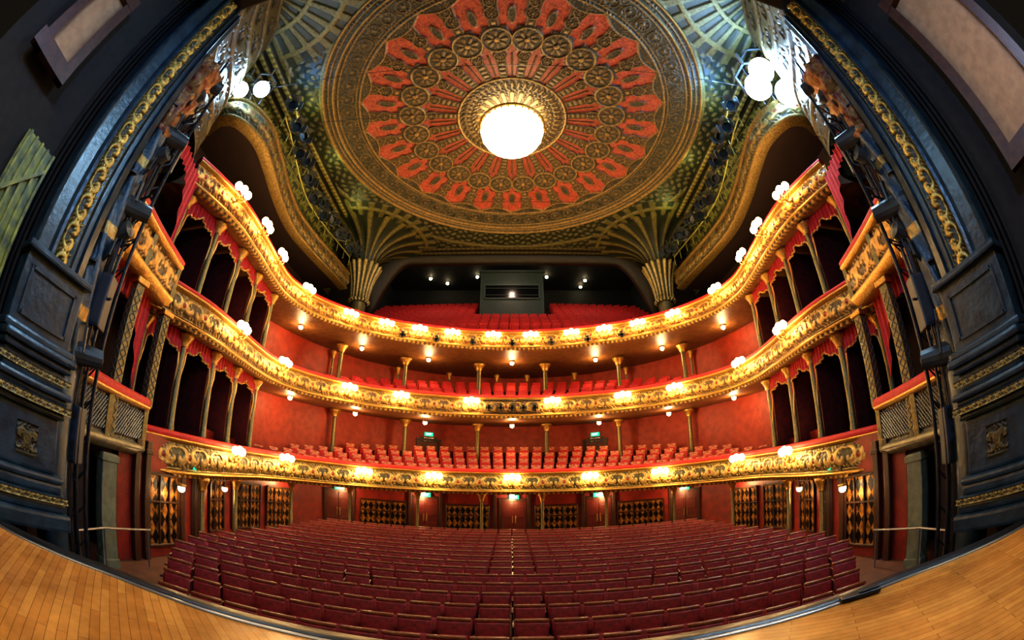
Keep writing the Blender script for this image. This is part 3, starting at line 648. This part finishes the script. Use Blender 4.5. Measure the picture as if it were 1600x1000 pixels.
def soff(x,y,z,pw=40):
    global sproto
    if sproto is None:
        sproto=add('ceiling_lamp',None,label='small round bulb lamp fixed under a balcony',cat='lamp',group='under-balcony lamps',loc=(x,y,z)); add('rose',SR,M_gold(),sproto); add('bulb',SB,M_glow2(),sproto)
    else: copytree(sproto,(x,y,z))
    if pw:
        ld=bpy.data.lights.new('lamp_or_fill_light','POINT'); ld.energy=pw; ld.color=(1,.58,.25); ld.shadow_soft_size=.08
        lo=bpy.data.objects.new('lamp_or_fill_light',ld); C.objects.link(lo); lo.location=(x,y,z-.35)
for sd in (-1,1):
    for xx,dd in ((3.8,2.2),(6.6,2.0),(8.6,1.6)):
        for zf,b_,pw in ((z3,-.95,85),(z2,-1.0,95),(z1,-1.1,60)):
            x,y,a=P.at(P.s_at_x(sd*xx),-dd); soff(x,y,float(zf(np.array([20.]))[0])+b_+.02,pw)
for zf,b_,pw in ((z3,-.95,85),(z2,-1.0,95),(z1,-1.1,60)): soff(0,22.0,float(zf(np.array([20.]))[0])+b_+.02,pw)
for sd in (-1,1):
    for yy in (8.4,12.2):
        x,y,a=P.at(P.s_at_y(yy,sd),.5 if yy<9 else -.5); soff(x,y,-.92,18)
for x,y in ((-2.6,28),(-3.6,24.6),(2.6,28),(3.8,24.4),(5.6,28.5),(5.4,29.6),(1.6,25.4),(-6.2,28.2),(-5,29)): soff(x,y,15.45,0)
for x in (-4.5,0,4.5):  # added fill low in front to brighten the gallery seats, no fittings
    ld=bpy.data.lights.new('lamp_or_fill_light','POINT'); ld.energy=110; ld.color=(1,.7,.5); ld.shadow_soft_size=.15; lo=bpy.data.objects.new('lamp_or_fill_light',ld); C.objects.link(lo); lo.location=(x,22.8,13.6)
# chandelier
e=add('chandelier',None,label='glowing white bowl chandelier hanging from ceiling rosette centre',cat='chandelier',loc=(0,CY0,0))
b=B(); b.lathe([(1.22,13.25),(1.24,13.0),(1.18,12.7),(1.0,12.4),(.75,12.2),(.4,12.08),(.0,12.05)],40,flute=20,amp=.012); add('glass_bowl',b.mesh('b',True),mat('chandelier_glass',(1,.95,.8),.3,emit=(1,.80,.46),es=13),e)
b=B(); b.lathe([(1.28,13.35),(1.34,13.28),(1.28,13.2),(1.2,13.22)],40).lathe([(.08,13.9),(.1,13.3)],10)
for k in range(12): a=k*pi/6; b.cyl((1.25*cos(a),1.25*sin(a),13.3),(.3*cos(a),.3*sin(a),13.95),.02,seg=5)
for k in range(30): a=k*pi/15; b.sph((1.27*cos(a),1.27*sin(a),13.12),.05,u=6,v=5)
add('brass_rim',b.mesh('r',True),M_gold(),e)
ld=bpy.data.lights.new('chandelier_light','POINT'); ld.energy=330; ld.color=(1,.74,.42); ld.shadow_soft_size=.5; lo=bpy.data.objects.new('chandelier_light',ld); C.objects.link(lo); lo.location=(0,CY0,11.4)
# ------------------------------------------------------------------ fan columns
for sd in (-1,1):
    e=add('fan_column',None,label='fluted gilded column spreading into a ceiling fan vault',cat='column',loc=(sd*8.5,20.3,0))
    b=B(); b.lathe([(.45,7.9),(.5,8.2),(.42,8.4),(.42,9.6)],40,flute=16,amp=.06); add('shaft',b.mesh('s',True),mcol,e)
    n=192; th=np.linspace(0,2*pi,n,endpoint=False); pr=np.array([(.5,9.6),(.62,9.7),(.5,9.8),(.54,10.2),(.62,10.7),(.75,11.2),(.98,11.8),(1.02,11.9),(.8,11.95)])
    fl=1+.07*np.cos(16*th)[:,None]; X=pr[:,0][None]*np.cos(th)[:,None]*fl; Y=pr[:,0][None]*np.sin(th)[:,None]*fl; Z=np.repeat(pr[:,1][None],n,0)
    k=ss((np.cos(16*th)[:,None]*np.ones((1,9))+.2)/.3); c=mixc((.03,.04,.02),(.60,.47,.18),k)
    add('capital',grid('cp',X,Y,Z,closeu=True,col=np.concatenate([c,k[...,None]*.5],-1)),ornmat(),e)
    n=200; t=np.linspace(0,1,30); r=.75+2.5*(1-np.sqrt(1-np.clip(t,0,1)**2*.999)); zz=11.9+1.55*t
    th=np.linspace(0,2*pi,n,endpoint=False); fl=1+.05*np.cos(20*th)[:,None]*t[None]
    X=r[None]*np.cos(th)[:,None]*fl; Y=r[None]*np.sin(th)[:,None]*fl; Z=np.repeat(zz[None],n,0)
    k=ss((np.cos(20*th)[:,None]*np.ones((1,30))-.3)/.3); c=mixc((.016,.024,.010),(.20,.17,.05),k)
    add('fan_vault',grid('fv',X,Y,Z,closeu=True,col=np.concatenate([c,k[...,None]*.6],-1)),ornmat('ornament_ceiling',.4,.48),e)
# ------------------------------------------------------------------ proscenium
def prism(sd,poly,z0,z1_):
    b=B(); vs0=[b.bm.verts.new((sd*x,y,z0)) for x,y in poly]; vs1=[b.bm.verts.new((sd*x,y,z1_)) for x,y in poly]
    n=len(poly)
    for i in range(n): b.bm.faces.new((vs0[i],vs0[(i+1)%n],vs1[(i+1)%n],vs1[i]))
    b.bm.faces.new(vs1); b.bm.faces.new(vs0[::-1]); return b.mesh('prism')
for sd in (-1,1):
    e=add('proscenium_pier',None,label='slate-blue proscenium pier with gilded acanthus strip and moulded pedestal',cat='pier')
    ZT=9.1
    add('outer_facing',prism(sd,[(6.35,1.84),(6.30,1.88),(6.35,1.92),(6.44,1.95),(6.44,2.20),(6.35,2.25),(6.33,2.30),(6.38,2.34),(6.6,2.36),(6.9,1.84)],1.9,ZT),M_slate(),e)
    U,V=np.meshgrid(np.linspace(0,7.2,520),np.linspace(0,.42,26),indexing='ij'); H,A_=orn(U,V,.42,.52)
    X=sd*(6.55-H*.07-.06*np.sin(pi*V/.42)); Y=2.36+V*.95; c=mixc((.05,.042,.015),(.62,.43,.10),H)
    add('gilded_strip',grid('gs',X,Y,1.9+U,col=np.concatenate([c,H[...,None]],-1)),ornmat(),e)
    add('inner_facing',prism(sd,[(6.5,2.76),(6.40,2.78),(6.40,2.83),(6.5,2.86),(6.5,2.92),(6.42,2.95),(6.5,3.0),(6.58,3.15),(7.4,3.3),(7.0,2.4),(6.56,2.36)],1.9,ZT),M_slate(),e)
    b=B(); b.box((sd*6.85,2.5,1.3),(1.1,1.35,1.15),bev=.03); add('dado_block',b.mesh('d'),M_slate(),e)
    for zz,gx in ((1.86,.12),(.78,.1)):
        b=B(); b.box((sd*(6.85-gx/2),2.5,zz),(1.15+gx,1.4+gx,.12),bev=.04); add('dado_molding',b.mesh('d'),M_slate(),e)
    b=B(); y0,y1=2.0,3.0
    for z in (.98,1.62): b.box((sd*6.28,(y0+y1)/2,z),(.06,y1-y0,.05))
    for y in (y0,y1): b.box((sd*6.28,y,1.3),(.06,.05,.68))
    add('panel_molding',b.mesh('m'),M_slate(),e)
    mats_=[(-1.7,-1.45,.40),(-1.45,-1.3,.30),(-1.3,-1.2,.34),(-1.2,-1.05,.22),(-1.05,-.95,.26),(-.95,-.15,.10),(-.15,-.05,.2),(-.05,.06,.28),(.06,.14,.22),(.14,.24,.30),(.24,.5,.10),(.5,.6,.2),(.6,.72,.28)]
    b=B()
    for z0_,z1__,g in mats_: b.box((sd*(6.85-g/2),2.5,(z0_+z1__)/2),(1.2+g,1.2+g,z1__-z0_),bev=min(.05,(z1__-z0_)*.4))
    add('pedestal',b.mesh('p'),M_slate(),e)
    add('pedestal_panel',orn_quad('pp',(sd*6.14,2.3),(sd*6.14,2.72),-.76,-.34,None,.42,(.012,.014,.012),(.13,.11,.05)),ornmat(),e)
    for zz,gx in ((-1.25,.34),(.0,.28),(.37,.10)):
        xx=6.85-gx/2-(1.2+gx)/2
        U,V=np.meshgrid(np.linspace(0,1.5,150),np.linspace(0,.10,9),indexing='ij'); H,_a=orn(U,V,.10,.17)
        c=mixc((.02,.03,.03),(.36,.27,.07),H); add('gilded_band',grid('gb',sd*(xx-.012-H*.02),1.76+U,zz-.05+V,col=np.concatenate([c,H[...,None]],-1)),ornmat(),e)
    zz=np.linspace(.9,5.4,180); th=np.linspace(0,2*pi,56,endpoint=False); T2,Z2=np.meshgrid(th,zz,indexing='ij')
    tw=ss((np.cos(6*T2+Z2*5)+.2)/.6); rr2=.24+.035*tw; g2=((Z2%1.5)<.22).astype(float); c=mixc((.02,.04,.06),(.05,.08,.11),tw); c=mixc(c,np.array((.5,.3,.08)),g2)
    e2=add('engaged_column',grid('sh',rr2*np.cos(T2),rr2*np.sin(T2),Z2,closeu=True,col=np.concatenate([c,(g2*.9)[...,None]],-1)),ornmat(),e,label='round slate-blue twisted column with gilded bands',loc=(sd*7.0,3.46,0))
    b=B(); b.lathe([(.34,-3.0),(.34,.6),(.30,.7),(.28,.9)],24); add('base',b.mesh('b',True),M_slate(),e2)
    b=B(); b.lathe([(.26,5.4),(.34,5.5),(.28,5.6),(.3,5.9),(.42,6.4),(.5,6.5),(.38,6.55),(.38,7.1),(.5,7.2),(.6,7.35),(.6,7.5)],30,flute=10,amp=.09); add('capital',b.mesh('c',True),mat('red_and_gold_gilding',(.24,.13,.04),.45,.5,col2=(.10,.012,.007),nscale=7,bump=.8,bscale=12),e2)
    n=60; yy=np.linspace(1.5,1.84,n); xx=6.75+.07*np.sin(yy*60); zz=np.linspace(-1.7,9.3,10)
    add('side_curtain',grid('sc',sd*np.repeat(xx[:,None],10,1),np.repeat(yy[:,None],10,1),np.repeat(zz[None],n,0)),M_black(),label='black masking curtain hanging at the edge of the stage',cat='curtain')
    if sd<0: yc,yw,zc_,zh=.15,.75,5.1,2.0
    else: yc,yw,zc_,zh=.0,1.3,4.4,3.6
    e3=add('scenery_flat',None,label='beige stage flat with brown timber framing',cat='stage flat')
    b=B(); b.box((sd*6.6,yc,zc_),(.08,yw,zh)); add('facing',b.mesh('p'),mat('beige_paint',(.26,.155,.075),.6,col2=(.20,.115,.055)),e3)
    b=B()
    for y in (yc-yw/2,yc+yw/2+.1): b.box((sd*6.5,y,zc_),(.16,.22,zh+.3))
    for z in (zc_-zh/2,zc_+zh/2): b.box((sd*6.5,yc,z),(.18,yw+.4,.3))
    add('frame',b.mesh('f'),M_brownwood(),e3)
    b=B(); b.box((sd*6.85,.3,3.0),(.08,2.6,9.4)); add('backing_cloth',b.mesh('w'),M_black(),e3)
    if sd<0:
        b=B(); b.box((sd*6.7,1.15,.9),(.06,.8,4.6))
        for k in range(5): b.box((sd*6.64,.82+k*.17,.9),(.08,.05,4.6))
        for k in range(4): b.box((sd*6.6,1.15,-.9+k*1.15),(.05,.95,.06),rot=(.8 if k%2 else -.8,0,0))
        add('wing_flat',b.mesh('w'),mat('olive_green_timber',(.20,.22,.02),.45,col2=(.04,.05,.010)),label='olive green ribbed scenery flat standing in the wing',cat='stage flat')
        ld=bpy.data.lights.new('wing_light','SPOT'); ld.energy=12; ld.color=(.85,.9,.35); ld.spot_size=radians(50); ld.spot_blend=.7; ld.shadow_soft_size=.1; lo=bpy.data.objects.new('wing_light',ld); C.objects.link(lo); lo.location=(-4.3,.6,5.2); lo.rotation_euler=(Vector((-6.7,1.15,2.0))-Vector(lo.location)).to_track_quat('-Z','Y').to_euler()
b=B(); b.box((0,2.3,10.3),(14.5,1.1,2.2),bev=.05).box((0,2.0,9.2),(14,.2,.2),bev=.03); add('proscenium_header',b.mesh('h'),mat('black_header',(.008,.008,.010),.6,col2=(.014,.012,.011)),label='dark beam across the top of the proscenium opening',cat='beam')
# ------------------------------------------------------------------ lanterns
def lantern_meshes():
    b=B(); b.lathe([(.001,-.24),(.08,-.22),(.09,-.1),(.11,.12),(.125,.14),(.125,.28),(.115,.28),(.105,.16)],14); body=b.mesh('body'); body.transform(Matrix.Rotation(radians(90),4,'X'))
    b=B(); b.cyl((0,-.17,0),(0,-.185,0),.108,.108,16); lens=b.mesh('lens')
    b=B(); b.cyl((0,-.27,0),(0,-.30,0),.122,.122,20); lens2=b.mesh('lens')
    b=B(); b.tube([(-.15,0,0),(-.15,0,.2),(0,0,.27),(.15,0,.2),(.15,0,0)],.016,5).cyl((0,0,.26),(0,0,.38),.02,seg=6); yoke=b.mesh('yoke')
    doors=[]
    for s_ in (-1,1):
        b=B(); b.box((s_*.17,-.34,0),(.015,.16,.2),rot=(0,0,s_*.5)); doors.append(b.mesh('barn_door'))
        b=B(); b.box((0,-.34,s_*.17),(.2,.16,.015),rot=(s_*-.5,0,0)); doors.append(b.mesh('barn_door'))
    return body,lens,yoke,doors,lens2
LM=lantern_meshes(); mi=mat('grey_lantern_paint',(.035,.042,.050),.4,.4,col2=(.06,.07,.065),nscale=3); ml=mat('lens_glass',(.03,.05,.07),.12,.3); mh=mat('hot_lens',(1,1,1),.2,emit=(.50,.80,1),es=170)
def lantern(x,y,z,rz,rx=0,sc=1.,hot=False,label=None):
    o=add('stage_lantern',None,label=(label or 'black theatre spotlight with barn doors on lighting rail') if not hot else 'switched-on theatre spotlight throwing a blue-white beam',cat='spotlight',group=None if hot else 'stage lanterns',loc=(x,y,z),rot=(rx,0,rz)); o.scale=(sc,)*3
    add('body',LM[0],mi,o); add('lens',LM[4] if hot else LM[1],mh if hot else ml,o); add('yoke',LM[2],mi,o)
    if not hot:
        for d in LM[3]: add('barn_door',d,mi,o)
def plight(loc,e,c,r=.12,n='lamp_or_fill_light'):
    ld=bpy.data.lights.new(n,'POINT'); ld.energy=e; ld.color=c; ld.shadow_soft_size=r; lo=bpy.data.objects.new(n,ld); C.objects.link(lo); lo.location=loc
for sd,Q in ((-1,QL),(1,QR)):
    e=add('lighting_rail',None,label='tubular lighting rail tinted as if lit yellow, curved above the side balcony',cat='lighting rail')
    ys=[8.4+k*.72 for k in range(15)]; pts=[]
    for y in ys:
        k=np.argmin(abs(Q.p[:,1]-y)+(abs(Q.p[:,1]-y)>.5)*9); p=Q.p[k]+Q.n[k]*.45; pts.append((float(p[0]),float(p[1])))
    b=B(); b.tube([(x,y,12.35) for x,y in pts],.035,6).tube([(x,y,11.5) for x,y in pts],.035,6)
    for x,y in pts: b.cyl((x,y,11.0),(x,y,12.4),.022,seg=6)
    add('tube',b.mesh('t'),mat('yellow_lit_steel',(.34,.34,.10),.4,.5),e)  # yellow-green light falling on the rail is put into its colour
    for k,(x,y) in enumerate(pts): lantern(x-sd*.12,y,11.95-.3*(k%2),-sd*radians(40+12*(k%3)),.45,1.6)
    for y in (9.5,13,16.5): plight((sd*8.1,y,12.9),20,(.85,.9,.30),.06)  # added green-yellow fill to make the cove glow, no lamp fitted
    heads=((8.65,6.95,11.55),(9.6,6.8,11.7)) if sd<0 else ((8.6,7.0,11.7),(9.75,6.8,11.6),(9.15,6.85,12.7))  # oversized heads, multiplied on the right, imitate the glare by their shape
    for (hx,hy,hz) in heads:
        lantern(sd*hx,hy,hz,-sd*radians(53),.75,2.4 if sd<0 else 3.9,hot=True)
        plight((sd*(hx-1.3),hy-.8,hz-1.0),22 if sd<0 else 150,(.20,.48,1),.10,'spot_beam')
    if sd>0: plight((7.6,8.5,12.6),220,(.18,.45,1),.10,'spot_beam')
    else: plight((-7.8,8.3,12.7),50,(.18,.45,1),.08,'spot_beam')
    e=add('lantern_stand',None,label='steel guard frame carrying the switched-on spotlights',cat='lighting stand')
    b=B()
    for (x,y) in ((8.6,7.2),(9.0,7.0),(9.7,6.9),(9.9,7.2)): b.cyl((sd*x,y,11.0),(sd*x,y,12.3),.03,seg=6)
    for z in (11.5,12.3): b.tube([(sd*8.6,7.2,z),(sd*9.0,7.0,z),(sd*9.7,6.9,z),(sd*9.9,7.2,z)],.03,6)
    add('frame',b.mesh('f'),mat('steel_tube',(.25,.25,.27),.3,.8),e)
    e=add('lighting_boom',None,label='tall black vertical lighting boom of steel tubes beside the proscenium',cat='lighting boom')
    b=B()
    for (x,y) in ((7.15,4.0),(7.0,4.3),(7.35,4.25)): b.cyl((sd*x,y,-3),(sd*x,y,7.6),.045,seg=8)
    b.cyl((sd*6.75,3.95,-3),(sd*6.95,3.95,8.5),.035,seg=8)
    for k in range(16):
        z=-2.4+k*.62; b.tube([(sd*7.15,4.0,z),(sd*7.0,4.3,z+.3),(sd*7.35,4.25,z),(sd*7.15,4.0,z+.3)],.02,5)
    add('tube',b.mesh('b'),M_iron(),e)
    for k in range(7):
        z=1.0+k*1.05; b=B(); b.cyl((sd*6.6,3.95,z),(sd*7.8,3.95,z),.026,seg=6); add('crossbar',b.mesh('b'),M_iron(),e)
    for k,z in enumerate((1.3,2.9,3.5,4.1,4.7,5.3,5.9,6.5,7.1,7.7)): lantern(sd*((6.85,7.45,7.1)[k%3]),3.75,z-.3,sd*radians((25,-50,75)[k%3]),(.1,-.3,.4)[k%3],2.0)
    for (x,y,z) in ((6.95,3.9,2.0),(7.5,4.4,5.9),(7.0,3.9,-.3)):
        e=add('loudspeaker',None,label='dark blue-black loudspeaker cabinet fixed to the lighting boom',cat='loudspeaker',loc=(sd*x,y,z),rot=(0,0,-sd*radians(35)))
        b=B(); b.box((0,0,0),(.42,.38,.95),bev=.03); add('cabinet',b.mesh('c'),mat('speaker_blue_black',(.010,.018,.034),.55),e)
        b=B(); b.box((0,-.195,0),(.34,.02,.86),bev=.008); add('grille',b.mesh('g'),mat('speaker_grille',(.016,.022,.036),.65,.2,bump=.6,bscale=90),e)
    b=B()
    for k in range(5):
        x0=6.8+.09*k; b.tube([(sd*x0,3.75+.04*k,7.5-.3*k),(sd*(x0+.06),3.8,5),(sd*(x0-.04),3.82,2.5),(sd*(x0+.05),3.8,0),(sd*x0,3.8,-2.9)],.02,5)
    add('power_cable',b.mesh('k'),M_iron(),label='bundle of black power cables hanging down the boom',cat='cable')
for zf,xl,dz in ((z3,(-5.4,-3.8,-2.0,0,2.0,3.8,5.4),-.75),(z2,(-1.1,-.55,0,.55,1.1),-.55)):
    for x0 in xl:
        x,y,a=P.at(P.s_at_x(x0),.42); lantern(x,y,float(zf(np.array([20.]))[0])+dz,a,.25,.75,label='small dark spotlight mounted on balcony front')
b=B(); x0,y0,_=P.at(P.s_at_x(-1.4),.42); x1,y1,_=P.at(P.s_at_x(1.4),.42); b.tube([(x0,y0,4.2),(x1,y1,4.2)],.03,6).tube([(x0,y0,3.6),(x1,y1,3.6)],.03,6)
add('lantern_bar',b.mesh('b'),M_iron(),label='short black lantern bar fixed to balcony front',cat='lighting bar')
for k,(y,z) in enumerate(((7.0,11.6),(9.2,11.9),(14.5,12.2))):
    n=20; pts=[(-9+18*i/n,y,z-.5*sin(pi*i/n)) for i in range(n+1)]; b=B(); b.tube(pts,.012,4); add('cable',b.mesh('w'),M_iron(),label='thin black cable strung across below the ceiling',cat='cable',group='ceiling cables')
b=B(); b.box((0,0,.03),(.5,.14,.05),bev=.02).box((.1,0,.065),(.25,.08,.03),bev=.01); add('stage_edge_microphone',b.mesh('m'),M_iron(),label='small flat black boundary microphone on stage edge',cat='microphone',loc=(3.55,3.25,-1.69),rot=(0,0,radians(-28)))
# ------------------------------------------------------------------ extra light
def area(loc,tgt,size,e,col):
    ld=bpy.data.lights.new('stage_wash','AREA'); ld.energy=e; ld.color=col; ld.size=size; lo=bpy.data.objects.new('stage_wash',ld); C.objects.link(lo); lo.location=loc
    lo.rotation_euler=(Vector(tgt)-Vector(loc)).to_track_quat('-Z','Y').to_euler()
area((-3,-2.5,5),(-4,1.5,-1.7),1.5,170,(1,.76,.42)); area((3,-2.5,5),(4,1.5,-1.7),1.5,170,(1,.76,.42))
def spot(loc,tgt,e,col,deg):
    ld=bpy.data.lights.new('side_light','SPOT'); ld.energy=e; ld.color=col; ld.spot_size=radians(deg); ld.spot_blend=.6; ld.shadow_soft_size=.25; lo=bpy.data.objects.new('side_light',ld); C.objects.link(lo); lo.location=loc
    lo.rotation_euler=(Vector(tgt)-Vector(loc)).to_track_quat('-Z','Y').to_euler()
for sd in (-1,1):
    spot((-sd*1,-2.5,6.5),(sd*6.5,2.5,3.4),1500,(.24,.50,1),62)
w=bpy.data.worlds.new('world'); bpy.context.scene.world=w; w.use_nodes=True; bg=w.node_tree.nodes['Background']; bg.inputs[0].default_value=(.5,.4,.3,1); bg.inputs[1].default_value=.02
# ------------------------------------------------------------------ camera
cd=bpy.data.cameras.new('camera'); cam=bpy.data.objects.new('camera',cd); C.objects.link(cam)
cd.type='PANO'; cd.lens=8.5; cd.sensor_fit='HORIZONTAL'; cd.sensor_width=25.2; cd.clip_start=.05
cam.location=(0,0,0); cam.rotation_euler=(radians(90+23),0,radians(.0))
bpy.context.scene.camera=cam
for o in bpy.data.objects:
    if o.parent is None: o.location.z+=EYE
vs=bpy.context.scene.view_settings
vs.view_transform='Standard'; vs.exposure=.15
try: vs.look='Medium High Contrast'
except Exception: pass
